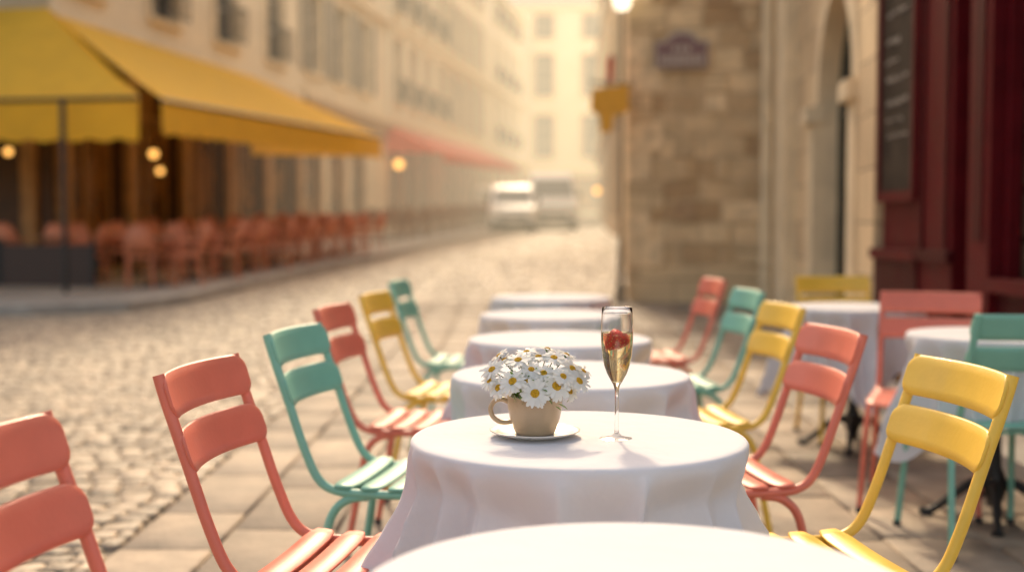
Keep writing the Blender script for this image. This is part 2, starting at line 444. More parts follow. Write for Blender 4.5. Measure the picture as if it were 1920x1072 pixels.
def daisies():
    mb=MB()
    S=885
    F=[(1004,729,52,-.068),(1043,717,54,-.058),(964,709,50,-.052),(938,722,44,-.040),(1020,696,44,-.034),(974,675,48,-.005),(1040,671,44,.0),(1073,690,46,-.012),(1085,711,48,-.03),(926,692,46,-.01),(998,690,42,-.028),(1012,672,42,.03),(948,678,40,.03),(988,709,40,-.048),(1068,730,38,-.03),(1055,700,42,-.05),(990,665,42,.05),(1030,660,40,.055),(1065,670,40,.045),(938,672,40,.05),(1094,696,38,.0),(922,712,38,-.02)]
    for (px,py,dp,dy) in F:
        c=Vector(((px-1005)/S,dy,.083-.001-(py-741)/S*1.0))
        base=Vector((0,0,.060)); nrm=(c-base)
        nrm=(nrm.normalized()+Vector((R(-.25,.25),-.50+R(-.15,.15),.25+R(-.15,.2)))).normalized()
        q=nrm.to_track_quat('Z','Y').to_matrix()
        rad=dp/S/2*1.08; npet=random.choice([15,16,17,18])
        for layer in (0,1):
            for k in range(npet):
                a=2*math.pi*(k+.5*layer)/npet+R(-.10,.10); L=rad*R(.86,1.06)*(1-.06*layer); w=rad*R(.105,.14); dr=R(-.28,.16)-.05*layer; cup=R(.1,.3)
                vs=[];
                for i,(f,ww) in enumerate(((.18,.45),(.4,.85),(.65,1.0),(.85,.92),(.96,.6),(1.0,.25))):
                    for s in(-1,0,1):
                        x=f*L; y=s*ww*w; z=dr*x*f+.001*(1-layer)+.0025*f*(1-f)*4*.5+abs(s)*cup*w*.5
                        X=x*math.cos(a)-y*math.sin(a); Y=x*math.sin(a)+y*math.cos(a)
                        vs.append(c+q@Vector((X,Y,z)))
                fs=[(i*3+j,i*3+j+1,(i+1)*3+j+1,(i+1)*3+j) for i in range(5) for j in range(2)]
                mb.add(vs,fs,0,True)
        er=rad*.31
        lathe(mb,[(er,-.0005),(er*.98,er*.2),(er*.8,er*.42),(er*.45,er*.52),(er*.15,er*.46),(.0001,er*.44)],c,16,1,M=q)
        for k in range(26):
            rr=er*math.sqrt(k/26); a=k*2.4; 
            p=c+q@Vector((rr*math.cos(a),rr*math.sin(a),er*.5*(1-(rr/er)**2)*.9+er*.12))
            lathe(mb,[(er*.10,-er*.05),(er*.08,er*.07),(.0001,er*.11)],p,5,1,M=q)
        tube(mb,[base*.9+Vector((c.x*.3,c.y*.3,0)),(base+c)/2+Vector((0,0,.004)),c-nrm*.002],.0011,6,2,5)
        lathe(mb,[(.0012,-er*.8),(er*.9,-er*.15)],c,8,2,M=q)
    for k in range(230):
        a=R(0,6.28); rr=R(.015,.070); z=R(.083,.142)-rr*.25
        p=Vector((rr*math.cos(a),rr*math.sin(a),z)); dirv=Vector((math.cos(a+R(-.8,.8)),math.sin(a+R(-.8,.8)),R(-.1,1.2))).normalized()
        sd=dirv.cross(Vector((R(-.3,.3),R(-.3,.3),1))).normalized(); L=R(.015,.028); w=R(.002,.004)
        vs=[]
        for f,ww in((0,.3),(.3,1),(.65,.8),(1,.1)):
            for s in(-1,1): vs.append(p+dirv*(f*L)+sd*(s*w*ww)+Vector((0,0,-.3*L*f*f)))
        mb.add(vs,[(0,1,3,2),(2,3,5,4),(4,5,7,6)],2,True)
    mb.obj('daisy_bouquet',[M_petal,M_eye,M_leaf],loc=(cx,cy,ZT+.004))
daisies()

gx,gy=.2175,2.53
g=empty('champagne_flute',(gx,gy,ZT-.003))
mb=MB()
outer=[(.0001,.0006),(.034,.0006),(.0395,.0008),(.0405,.0016),(.039,.0024),(.025,.0045),(.010,.0085),(.0055,.014),(.0042,.022),(.0038,.05),(.0038,.088),(.0045,.104),(.0075,.1145),(.0135,.125),(.0205,.138),(.0265,.155),(.0305,.175),(.0325,.196),(.0332,.216),(.0330,.24),(.0320,.262),(.0312,.2745),(.0307,.2758)]
inner=[(.0300,.2750),(.0308,.262),(.0318,.24),(.0320,.216),(.0313,.196),(.0293,.175),(.0253,.155),(.0192,.138),(.0120,.1265),(.006,.1215),(.0001,.1200)]
lathe(mb,outer+inner,seg=96)
mb.obj('glass',[M_glass],g)
lev=.2235
inn=[(r+.0004,z) for r,z in reversed(inner) if z<lev-.003]
inn[0]=(.0001,.1196)
mb=MB(); lathe(mb,inn+[(.0322,lev-.001),(.0319,lev),(.0300,lev-.0004),(.0001,lev-.0006)],seg=96)
mb.obj('champagne',[M_champ],g)
mb=MB()
Ms=(Matrix.Rotation(math.radians(40),3,'Y')@Matrix.Rotation(math.radians(10),3,'X'))*1.12
sp=[(.0001,-.024),(.004,-.0225),(.009,-.017),(.0145,-.008),(.0180,.001),(.0185,.007),(.0165,.012),(.009,.0150),(.0001,.0145)]
cc=Vector((-.001,-.006,.2095))
lathe(mb,sp,cc,28,0,M=Ms)
for i in range(7):
    z=-.020+i*.0048; 
    r=None
    for (r0,z0),(r1,z1) in zip(sp,sp[1:]):
        if z0<=z<=z1: r=r0+(r1-r0)*(z-z0)/(z1-z0)
    if r is None: continue
    kk=max(4,int(r*1000*.75))
    for k in range(kk):
        a=2*math.pi*(k+.5*(i%2))/kk
        p=cc+Ms@Vector((r*math.cos(a),r*math.sin(a),z))
        lathe(mb,[(.0001,-.0012),(.0008,-.0004),(.0008,.0004),(.0001,.0012)],p,6,1,M=Ms)
mb.obj('strawberry',[M_straw,M_seed],g)

# ------------------------------------------------------------------ facades
def facade(mb,P,dr,nr,W,z0,z1,ops,wall=0,back=6.0,rec=.22,glass=1,frame=2,trim=3,shut=None,rail=None,sides=True,roof=True):
    P=Vector(P)
    def Q(u,o,z): 
        p=P+dr*u+nr*o; return (p.x,p.y,z)
    us=sorted({0,W}|{o[0] for o in ops}|{o[1] for o in ops}); vs=sorted({z0,z1}|{o[2] for o in ops}|{o[3] for o in ops})
    for a,b in zip(us,us[1:]):
        for c,e in zip(vs,vs[1:]):
            mu,mv=(a+b)/2,(c+e)/2
            if any(o[0]<mu<o[1] and o[2]<mv<o[3] for o in ops): continue
            mb.quad(Q(a,0,c),Q(b,0,c),Q(b,0,e),Q(a,0,e),wall)
    rz=math.atan2(dr.y,dr.x)
    for o in ops:
        a,b,c,e=o[:4]; kind=o[4] if len(o)>4 else 'w'
        mb.quad(Q(a,0,c),Q(a,-rec,c),Q(a,-rec,e),Q(a,0,e),trim); mb.quad(Q(b,-rec,c),Q(b,0,c),Q(b,0,e),Q(b,-rec,e),trim)
        mb.quad(Q(a,0,e),Q(a,-rec,e),Q(b,-rec,e),Q(b,0,e),trim); mb.quad(Q(a,0,c),Q(b,0,c),Q(b,-rec,c),Q(a,-rec,c),trim)
        mb.quad(Q(a,-rec,c),Q(b,-rec,c),Q(b,-rec,e),Q(a,-rec,e),glass)
        nb=2 if kind=='w' else max(1,int((b-a)/.9))
        for k in range(nb+1):
            u=a+(b-a)*k/nb; u=min(max(u,a+.035),b-.035); box(mb,Q(u,-rec+.03,(c+e)/2),(.07,.06,e-c-.004),rz,frame)
        for z in([c+.04,e-.04]+[c+(e-c)*f for f in((.35,.68) if kind=='w' else (.8,))]):
            box(mb,Q((a+b)/2,-rec+.035,z),(b-a-.01,.05,.06),rz,frame)
        if kind=='w':
            box(mb,Q((a+b)/2,.05,c-.06),(b-a+.3,.14,.12),rz,trim)
            box(mb,Q((a+b)/2,.035,e+.10),(b-a+.36,.10,.2),rz,trim)
            for uu in(a-.085,b+.085): box(mb,Q(uu,.02,(c+e)/2),(.16,.06,e-c-.004),rz,trim)
            if shut is not None:
                for uu in(a-.45,b+.45):
                    box(mb,Q(uu,.055,(c+e)/2),(.5,.05,e-c),rz,shut)
                    for k in range(12): box(mb,Q(uu,.085,c+(e-c)*(k+.5)/12),(.4,.02,.03),rz,shut)
            if rail is not None:
                for zz in(c+.08,c+.85): box(mb,Q((a+b)/2,.26,zz),(b-a+.2,.03,.03),rz,rail)
                for k in range(11): box(mb,Q(a-.08+(b-a+.16)*k/10,.26,c+.46),(.018,.018,.76),rz,rail)
                for uu in(a-.08,b+.08): box(mb,Q(uu,.14,c+.85),(.02,.24,.02),rz,rail)
    if sides:
        mb.quad(Q(0,0,z0),Q(0,0,z1),Q(0,-back,z1),Q(0,-back,z0),wall); mb.quad(Q(W,0,z0),Q(W,-back,z0),Q(W,-back,z1),Q(W,0,z1),wall)
        mb.quad(Q(0,-back,z0),Q(0,-back,z1),Q(W,-back,z1),Q(W,-back,z0),wall)
    box(mb,Q(W/2,.12,z1-.15),(W,.30,.3),rz,trim)
    if roof:
        mb.quad(Q(0,0,z1),Q(W,0,z1),Q(W,-2,z1+2.5),Q(0,-2,z1+2.5),5); mb.quad(Q(0,-2,z1+2.5),Q(W,-2,z1+2.5),Q(W,-back,z1+2.5),Q(0,-back,z1+2.5),5)
        for u in (0,W): mb.quad(Q(u,0,z1),Q(u,-2,z1+2.5),Q(u,-back,z1+2.5),Q(u,-back,z1),wall)
FM=[M_cream,M_win,M_frame,M_trim,M_shut,M_zinc,M_iron,M_wood,M_shopglass,M_green,M_wood2]
def upper(W,first,pitch,w,floors):
    ops=[]; u=first
    while u+w<W-.3:
        for c,e in floors: ops.append((u,u+w,c,e))
        u+=pitch
    return ops
def bldA():
    e=empty('cafe_building')
    mb=MB(); W=13
    ops=upper(W,.55,3.3,1.25,[(5.3,7.7),(8.7,11.0),(12,13.6)])
    facade(mb,FL(0),d,n,W,4.75,14.5,ops,0,9,shut=None,rail=6,sides=True)
    for u in (4.4,):
        for k in range(60):
            p=FL(u+R(-.6,.6),.3+R(-.12,.12),6.15+R(0,.35)); box(mb,p,(.1,.1,.06),R(0,3),9)
    box(mb,FL(W/2,.05,8.2),(W,.14,.2),math.atan2(d.y,d.x),3); box(mb,FL(W/2,.04,11.4),(W,.12,.2),math.atan2(d.y,d.x),3)
    sops=[(.5+k*2.5,.5+k*2.5+2.0,.55,4.0,'s') for k in range(5)]
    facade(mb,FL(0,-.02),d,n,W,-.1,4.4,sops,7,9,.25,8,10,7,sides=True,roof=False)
    box(mb,FL(W/2,.0,4.58),(W,.25,.34),math.atan2(d.y,d.x),3)
    for k in range(6):
        box(mb,FL(.25+k*2.5,.05,2.15),(.30,.16,4.3),math.atan2(d.y,d.x),10)
    mb.obj('street_front',FM,e)
    mb=MB(); P2=FL(0)-n*14
    ops=upper(14,1.0,3.3,1.15,[(5.3,7.7),(8.7,11.0),(12,13.6)])
    facade(mb,P2,n,-d,14,4.75,14.5,ops,0,5,rail=6,sides=False,roof=False)
    sops=[(.6+k*2.2,.6+k*2.2+1.8,.55,4.0,'s') for k in range(6)]
    facade(mb,P2+d*.02,n,-d,14,-.1,4.4,sops,7,5,.25,8,10,7,sides=False,roof=False)
    for k in range(7):
        p=P2+n*(.40+k*2.2)-d*.05; box(mb,(p.x,p.y,2.15),(.26,.16,4.3),math.atan2(n.y,n.x),10)
    mb.obj('square_front',FM,e)
bldA()
def bldB(name,t0,W,wall,z1,pitch,first,z0=0,shut=None,shop=7,rail=None):
    mb=MB(); mats=[wall]+FM[1:]
    g0=zg(FL(t0).y)
    ops=upper(W,first,pitch,1.15,[(5.4,7.7),(8.6,10.8),(11.7,13.5)])
    facade(mb,FL(t0,R(-.1,.1)),d,n,W,4.9,z1,ops,0,9,shut=shut,rail=rail)
    box(mb,FL(t0+W/2,.09,8.15),(W-.04,.18,.2),math.atan2(d.y,d.x),3)
    sops=[(.4+k*2.3,.4+k*2.3+1.7,g0+.7,g0+3.4,'s') for k in range(int((W-.4)/2.3))]
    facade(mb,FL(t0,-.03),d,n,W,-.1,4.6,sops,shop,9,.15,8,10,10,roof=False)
    box(mb,FL(t0+W/2,.05,4.76),(W-.02,.3,.28),math.atan2(d.y,d.x),3)
    mb.obj(name,mats)
bldB('street_building',13.03,9.5,M_cream,15,2.6,.8,shut=4,shop=3)
bldB('street_building',22.56,9.5,M_cream2,14.2,2.4,.6,rail=6,shop=10)
bldB('street_building',32.1,12,M_cream,15.5,2.5,.7,shut=4,shop=10)
bldB('street_building',44.13,12,M_cream2,13.5,2.5,.7,rail=6,shop=3)
def bldEnd():
    mb=MB(); mats=[M_cream2]+FM[1:]
    dr=Vector((1,-.05,0)).normalized(); nr=Vector((-.05,-1,0)).normalized()
    ops=upper(22,1.4,3.0,1.25,[(5.2,7.9),(9.0,11.7),(12.6,14.2)])
    facade(mb,(-6,78,0),dr,nr,22,4.5,14.8,ops,0,9,rec=.3,shut=None)
    sops=[(.8+k*3,.8+k*3+2.2,1.8,4.0,'s') for k in range(7)]
    facade(mb,(-6,78.02,0),dr,nr,22,0,4.45,sops,0,9,.2,8,10,3,roof=False)
    mb.obj('townhouse',mats)
bldEnd()
def bldR(name,P,Q2,wall,z1,shop=10):
    mb=MB(); mats=[wall]+FM[1:]
    P=Vector(P);Q2=Vector(Q2); W=(Q2-P).length; dr=(Q2-P)/W; nr=Vector((-dr.y,dr.x,0))
    ops=upper(W,.7,2.6,1.1,[(5.4,7.8),(8.8,11.0)])
    facade(mb,P,dr,nr,W,4.7,z1,ops,0,9,rail=6)
    sops=[(.5+k*2.2,.5+k*2.2+1.6,1.4,3.8,'s') for k in range(int((W-.5)/2.2))]
    facade(mb,P-nr*.02,dr,nr,W,0,4.65,sops,shop,9,.15,8,10,10,roof=False)
    mb.obj(name,mats)
bldR('street_building',(3.35,37,0),(3.75,49,0),M_ash,12,10)
bldR('street_building',(3.8,49.1,0),(4.9,70,0),M_cream2,13.5,10)

M_blk1=pm('weathered_block',(.47,.31,.175),.9,.3,6,.5,40); M_blk2=pm('pale_block',(.76,.57,.35),.9,.25,6,.5,40)
def stone_bldg():
    mb=MB(); H=8
    A=(1.66,17.4); B=(3.62,17.1); D=(2.72,8.85)
    def wallquad(a,b,z0,z1,m): mb.quad((a[0],a[1],z0),(b[0],b[1],z0),(b[0],b[1],z1),(a[0],a[1],z1),m)
    wallquad(A,B,-.1,H,0)
    E=(3.3,36.9); wallquad(E,A,-.1,H,0)
    for k in range(18):
        z=.15+k*.41; w=.5 if k%2 else .32
        box(mb,(A[0]+w/2-.015,17.4-.0-.153*w/2,z+.2),(w,.05,.395),-.152,6 if k%3 else 1,R(0,1))  # mostly pale corner stones: the wall edge's rim light put into their colour
        box(mb,(A[0]+.012,17.4+w/2,z+.2),(.05,w,.395),-.07,6 if k%3 else 1,R(0,1))
    used=set()
    for k in range(24):
        row=int(R(0,22)); cell=int(R(0,3)); 
        if (row,cell) in used: continue
        used.add((row,cell))
        u=.78+cell*.42+R(-.03,.03); z=.6+row*.30; w=R(.26,.40)
        box(mb,(A[0]+u,17.4-.153*u,z+.15),(w,.05+R(0,.03),.27),-.152,random.choice([0,1,1,5,6]))
    box(mb,((A[0]+B[0])/2,17.2,.22),(1.95,.16,.62),-.152,1)
    Bv=Vector((B[0],B[1],0)); Dv=Vector((D[0],D[1],0)); L=(Bv-Dv).length; dr=(Bv-Dv)/L; nr=Vector((-dr.y,dr.x,0))
    def Q(u,o,z): 
        p=Dv+dr*u+nr*o; return (p.x,p.y,z)
    u0,u1=1.4,3.5; zs=2.25; rad=(u1-u0)/2; dep=.16
    mb.quad(Q(0,0,-.1),Q(u0,0,-.1),Q(u0,0,H),Q(0,0,H),1)
    mb.quad(Q(u1,0,-.1),Q(L,0,-.1),Q(L,0,H),Q(u1,0,H),1)
    K=24; arc=[(u0+rad-rad*math.cos(math.pi*k/K),zs+rad*math.sin(math.pi*k/K)) for k in range(K+1)]
    for (a,za),(b,zb) in zip(arc,arc[1:]):
        mb.quad(Q(a,0,za),Q(b,0,zb),Q(b,0,H),Q(a,0,H),1); mb.quad(Q(a,0,za),Q(a,-dep,za),Q(b,-dep,zb),Q(b,0,zb),2)
        mb.quad(Q(a,-dep,0),Q(b,-dep,0),Q(b,-dep,zb),Q(a,-dep,za),3)
        c=(u0+rad,zs)
        def out(p,k): return (c[0]+(p[0]-c[0])*k,c[1]+(p[1]-c[1])*k)
        o1=out((a,za),1.25);o2=out((b,zb),1.25)
        mb.quad(Q(a,.05,za),Q(b,.05,zb),Q(o2[0],.05,o2[1]),Q(o1[0],.05,o1[1]),2); mb.quad(Q(a,.05,za),Q(a,0,za),Q(b,0,zb),Q(b,.05,zb),2); mb.quad(Q(o1[0],.05,o1[1]),Q(o2[0],.05,o2[1]),Q(o2[0],0,o2[1]),Q(o1[0],0,o1[1]),2)
    for u in(u0,u1):
        mb.quad(Q(u,0,-.1),Q(u,-dep,-.1),Q(u,-dep,zs),Q(u,0,zs),2)
    rz=math.atan2(dr.y,dr.x)
    for u,w in((u0-.2,.36),(u1+.2,.36)):
        box(mb,Q(u,.04,zs/2),(w,.1,zs),rz,2); box(mb,Q(u,.06,.25),(w+.1,.18,.5),rz,2); box(mb,Q(u,.06,zs+.02),(w+.08,.2,.16),rz,2)
    for k in range(3):
        box(mb,Q(u0+.5+k*.55,-dep+.01,1.1),(.04,.03,2.2),rz,3)
    box(mb,Q(.35,.05,H/2-.1),(.7,.12,H-.4),rz,1)
    box(mb,Q(6.2,.06,H/2-.1),(1.1,.14,H-.4),rz,2)
    mb.quad((A[0],A[1],H),(B[0],B[1],H),(14,17,H),(14,37,H),4); mb.quad((A[0],A[1],H),(14,37,H),(E[0],E[1],H),(E[0],E[1],H-.01),4)
    mb.quad((D[0],D[1],H),(14,8.8,H),(14,17,H),(B[0],B[1],H),4); mb.quad((D[0],D[1],-.1),(14,8.8,-.1),(14,8.8,H),(D[0],D[1],H),1)
    mb.obj('stone_building',[M_stone,M_ash,M_trim,M_door,M_zinc,M_blk1,M_blk2])
    mb=MB(); px,py=3.52,16.95
    tube(mb,[(px,py,.1),(px,py,7.8)],.09,14,0)
    for z in(.6,2.5,4.4,6.4): lathe(mb,[(.09,0),(.105,.01),(.105,.06),(.09,.07)],(px,py,z),14)
    mb.obj('drainpipe',[M_trim])
stone_bldg()

M_shopglassR=brickmat('painted_window_reflection',(.12,.08,.05),(.06,.038,.024),(.03,.02,.012),.5,.28,.02,.25,.1,.06,.5,1.5)  # mirrored stonework painted into the pane colour as a block pattern
def shopfront():
    e=empty('wine_bar_shopfront')
    mb=MB(); X=2.66
    def b(y0,y1,z0,z1,x0,x1,m): box(mb,((x0+x1)/2,(y0+y1)/2,(z0+z1)/2),(x1-x0,y1-y0,z1-z0),0,m)
    b(7.98,8.80,0,4.6,X,X+.5,0)
    b(7.93,8.84,0.01,.95,X-.05,X,1); b(7.90,8.87,.95,1.02,X-.08,X+.0,0)
    b(7.34,7.97,0.01,4.6,X-.03,X+.45,0)
    for yy in (7.44,7.87): b(yy-.02,yy+.02,1.0,4.3,X-.045,X-.03,1)
    b(7.30,8.0,.96,1.03,X-.075,X-.0305,1)
    b(7.09,7.339,0,4.6,X+.2,X+.45,2)
    b(6.77,7.088,0.01,4.6,X-.03,X+.45,0)
    b(6.86,7.0,1.1,4.3,X-.04,X-.0305,1)
    b(4.2,6.768,0.012,.82,X+.02,X+.45,1)
    for yy in(4.5,5.2,5.9): b(yy,yy+.55,.18,.7,X+.005,X+.0195,0)
    b(4.2,6.77,.82,.90,X-.03,X+.45,0)
    for yy in(5.5,6.70): b(yy,yy+.06,.901,3.8,X+.05,X+.12,0)
    b(4.2,6.768,3.0,3.07,X+.052,X+.118,0)
    b(3.9,4.198,0,4.6,X-.03,X+.45,0)
    b(3.9,8.80,4.602,5.3,X-.12,X+.5,0); b(3.85,8.85,5.301,5.4,X-.2,X+.5,1)
    mb.obj('joinery',[M_red,M_redd,M_wood],e)
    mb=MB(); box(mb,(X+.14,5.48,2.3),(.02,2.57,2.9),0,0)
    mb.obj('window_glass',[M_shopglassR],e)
    mb=MB(); box(mb,(X+.9,6.3,5.5+1.2),(1.2,5.0,2.6),0,0); box(mb,(X+.75,6.3,2.3),(.5,5.0,4.6),0,0); mb.obj('upper_wall',[M_ash],e)
    mb=MB(); box(mb,(X-.17,6.3,.06),(.40,5.1,.125),0,0); mb.obj('doorstep',[M_kerb],e)
shopfront()
def menu():
    e=empty('menu_board',(2.655,8.37,0)); mb=MB()
    box(mb,(-.02,0,2.9),(.04,.76,3.0),0,0)
    for yy in(-.38,.38): box(mb,(-.03,yy,2.9),(.06,.05,3.08),0,1)
    for zz in(1.38,4.42): box(mb,(-.03,0,zz),(.058,.80,.07),0,1)
    mb.obj('board',[M_slate,M_red],e)
    mb=MB(); z=4.2
    while z>1.75:
        h=R(.03,.055); y=.28-R(0,.08)
        lim=-.28+R(0,.28)
        while y>lim:
            w=R(.012,.04); box(mb,(-.0425,y-w/2,z+R(-.008,.008)),(.004,w,h*R(.3,.8)),0,0); y-=w+R(.014,.035)
        z-=h+R(.06,.16)
    mb.obj('chalk_writing',[M_chalk],e)
menu()

# ------------------------------------------------------------------ awnings
def canvas(mb,a,b,c,dd,nu=16,nv=6,sag=.05,mat=0):
    a,b,c,dd=map(Vector,(a,b,c,dd)); vs=[]
    for i in range(nu+1):
        for j in range(nv+1):
            u=i/nu;v=j/nv; p=(a*(1-u)+b*u)*(1-v)+(dd*(1-u)+c*u)*v
            p.z-=sag*math.sin(math.pi*v)*(1+.3*math.sin(u*nu*1.57)); vs.append(p)
    mb.add(vs,[(i*(nv+1)+j,(i+1)*(nv+1)+j,(i+1)*(nv+1)+j+1,i*(nv+1)+j+1) for i in range(nu) for j in range(nv)],mat,True)
def valance(mb,a,b,h,mat=0,k=60,sc=.05,per=.45):
    a,b=Vector(a),Vector(b); vs=[];L=(b-a).length
    for i in range(k+1):
        p=a+(b-a)*(i/k); s=abs(math.sin(math.pi*(i/k)*L/per))*sc
        vs+=[p,p-Vector((0,0,h-sc+s))]
    mb.add(vs,[(2*i,2*i+2,2*i+3,2*i+1) for i in range(k)],mat,True)
def awnings():
    zn=2.95; zf=3.22
    e=empty('yellow_awning'); mb=MB()
    S0=FL(-2.9,3.3,zn); S1=FL(9.2,3.3,zf); T0=FL(.1,.05,4.72); T1_=FL(9.2,.05,4.74)
    canvas(mb,T0,T1_,S1,S0); valance(mb,S0,S1,.52,k=160)
    mb.add([T1_,S1,S1-Vector((0,0,.45)),FL(9.2,.05,zf-.4)],[(0,1,2,3)])
    mb.obj('canvas',[M_yaw],e)
    mb=MB()
    tube(mb,[S0-Vector((0,0,.02)),S1-Vector((0,0,.02))],.03,8)
    for t in(0.2,3,6,9.1):
        z=zn+(zf-zn)*(t+2.9)/12.1
        tube(mb,[FL(t,.1,4.3),FL(t,1.7,z+.55),FL(t,3.25,z-.03)],.025,8)
    mb.obj('frame',[M_iron],e)
    e=empty('yellow_awning'); mb=MB()
    H0=FL(-3.2,3.1,zn); H1=FL(-3.2,-8,zn); G1=FL(-.05,-8,4.8); G0=FL(-.05,.0,4.8)
    canvas(mb,G1,G0,H0,H1); valance(mb,H1,H0,.62,k=160)
    mb.add([G0,H0,H0-Vector((0,0,.6)),FL(-2.95,3.0,zn+.05),FL(-.02,.02,4.6)],[(0,1,2,3,4)])
    mb.obj('canvas',[M_yaw],e)
    mb=MB()
    tube(mb,[H0-Vector((0,0,.02)),H1-Vector((0,0,.02))],.03,8)
    for o in(-6,-2.5,1):
        tube(mb,[FL(-.1,min(o,-.1),4.4),FL(-3.1,o,zn-.03)],.025,8)
    mb.obj('frame',[M_iron],e)
    mb=MB(); x,y=-6.05,17.75
    tube(mb,[(x-.2,y-.6,.13),(x-.2,y-.6,2.9)],.04,12); lathe(mb,[(.14,.13),(.14,.16),(.06,.19)],(x-.2,y-.6,0),16,cap1=True)
    mb.obj('awning_post',[M_iron])
    e=empty('pink_awning'); mb=MB()
    S0=FL(22,2.1,3.55);S1=FL(39,2.1,3.85);T0=FL(22,.1,4.55);T1_=FL(39,.1,4.75)
    canvas(mb,T0,T1_,S1,S0); valance(mb,S0,S1,.32,k=160,sc=.08)
    mb.add([T0,S0,FL(22,.1,3.6)],[(0,1,2)]); mb.add([T1_,S1,FL(39,.1,3.8)],[(0,1,2)])
    mb.obj('canvas',[M_paw],e)
    mb=MB()
    for t in(22.2,28,33,38.8): tube(mb,[FL(t,.1,4.0),FL(t,2.05,3.55+.3*(t-22)/17)],.025,8)
    mb.obj('frame',[M_iron],e)
awnings()

# ------------------------------------------------------------------ terrace furniture
def tchair(mat,name):
    mb=MB()
    lathe(mb,[(.001,.44),(.20,.44),(.215,.45),(.215,.47),(.20,.48),(.001,.475)],seg=20)
    for sx in(-1,1):
        tube(mb,[(.16,.15*sx,.45),(.20,.18*sx,.0)],.014,8,1); tube(mb,[(-.15,.15*sx,.45),(-.21,.19*sx,0)],.014,8,1)
    tube(mb,[(-.14,-.19,.45),(-.20,-.20,.7),(-.26,-.12,.88),(-.28,0,.92),(-.26,.12,.88),(-.20,.20,.7),(-.14,.19,.45)],.016,8,1,5)
    secs=[]
    for k in range(9):
        u=-1+2*k/8; y=u*.18; zt=.90-.16*u**4; x=-.17-.06*(1-u*u)
        secs.append([(x,y,.55),(x-.03,y,(zt+.55)/2),(x-.06,y,zt),(x-.075,y,zt),(x-.045,y,(zt+.55)/2),(x-.015,y,.55)])
    loft(mb,secs)
    tube(mb,[(.12,-.2,.62),(.1,-.21,.66),(-.18,-.2,.68)],.014,8,1,4); tube(mb,[(.12,.2,.62),(.1,.21,.66),(-.18,.2,.68)],.014,8,1,4)
    for s in(-1,1): tube(mb,[(.15,.17*s,.46),(.12,.2*s,.62)],.012,8,1)
    return mb.mesh(name,[mat,mat])
TC1=tchair(M_rattan,'terrace_chair_coral'); TC2=tchair(M_rattb,'terrace_chair_brown')
def smalltab():
    mb=MB(); lathe(mb,[(.001,.71),(.29,.71),(.30,.72),(.30,.735),(.29,.74),(.001,.74)],seg=28); lathe(mb,[(.02,.71),(.02,.08),(.2,.02),(.22,0)],seg=16,mat=1); return mb.mesh('terrace_table',[M_tabt,M_iron])
ST=smalltab()
for k in range(9):
    t=-2.0+k*1.3
    for row,o in enumerate((2.75,1.15)):
        p=FL(t,o); z=zg(p.y)+.13; place('terrace_table',ST,None,(p.x,p.y,z))
        for s in(-1,1):
            q=FL(t+s*.42+R(-.05,.05),o+R(-.08,.08)+.05)
            if row==0 or s==1: place('terrace_chair',TC1,None,(q.x,q.y,zg(q.y)+.13),math.atan2(d.y,d.x)+(math.pi if s>0 else 0)+R(-.4,.4))
        q=FL(t+R(-.1,.1),o+.55); place('terrace_chair',TC1,None,(q.x,q.y,zg(q.y)+.13),math.atan2(-n.y,-n.x)+R(-.3,.3))
for k in range(5):
    q=FL(-1.9,1.2-k*.9); place('terrace_chair',TC1,None,(q.x,q.y,zg(q.y)+.13),math.atan2(-d.y,-d.x)+math.pi+R(-.4,.4))
for k in range(11):
    t=14.5+k*2.1
    p=FL(t,1.9); z=zg(p.y)+.13; place('terrace_table',ST,None,(p.x,p.y,z))
    for s in(-1,1):
        q=FL(t+.5*s,1.9+R(-.1,.1)); place('terrace_chair',TC2,None,(q.x,q.y,z),math.atan2(d.y,d.x)+(math.pi if s>0 else 0)+R(-.3,.3))
    q=FL(t,2.5); place('terrace_chair',TC2,None,(q.x,q.y,z),math.atan2(-n.y,-n.x)+R(-.3,.3))
mb=MB()
for k in range(5):
    c=FL(-2.35,1.2-k*1.55); box(mb,(c.x,c.y,.55),(1.5,.05,.62),math.atan2(n.y,n.x),0)
    for s in(-.74,.74):
        c2=FL(-2.35,1.2-k*1.55+s); box(mb,(c2.x,c2.y,.53),(.05,.07,.82),math.atan2(n.y,n.x),1)
mb.obj('terrace_screen',[M_screen,M_iron])

# ------------------------------------------------------------------ lamps and signs
def sph(mb,c,r,mat=0): lathe(mb,[(max(.0001,r*math.sin(math.pi*k/10)),-r*math.cos(math.pi*k/10)) for k in range(11)],c,16,mat)
def pendant(p,ztop,r=.075):
    mb=MB(); sph(mb,p,r,0); tube(mb,[(p[0],p[1],p[2]+r-.005),(p[0],p[1],ztop)],.008,6,1); lathe(mb,[(.02,r+.015),(.05,r),(.05,r-.015)],p,10,1); mb.obj('pendant_lamp',[M_lampw,M_iron])
pendant((-6.55,22.5,2.44),3.6); pendant((-6.35,22.2,2.12),3.6,.06); pendant((-8.1,19.8,2.33),3.6,.06)
def walllamp(base,nr,z,r=.13):
    mb=MB(); b=Vector(base); c=b+nr*.45
    sph(mb,(c.x,c.y,z),r,0); tube(mb,[(b.x,b.y,z+.25),((b+nr*.25).x,(b+nr*.25).y,z+.35),(c.x,c.y,z+r-.01)],.018,8,1,5); lathe(mb,[(.03,r+.06),(.09,r-.01)],(c.x,c.y,z),12,1)
    mb.obj('wall_lamp',[M_lampw,M_iron])
walllamp(FL(22.3),n,3.2,.15); walllamp((3.6,45.5,0),Vector((-1,0,0)),2.35,.11)
mb=MB(); x,y=1.52,17.15
tube(mb,[(x,y,.08),(x,y,4.15)],.028,12); lathe(mb,[(.08,.07),(.08,.25),(.05,.35),(.04,.9),(.028,.95)],(x,y,0),16)
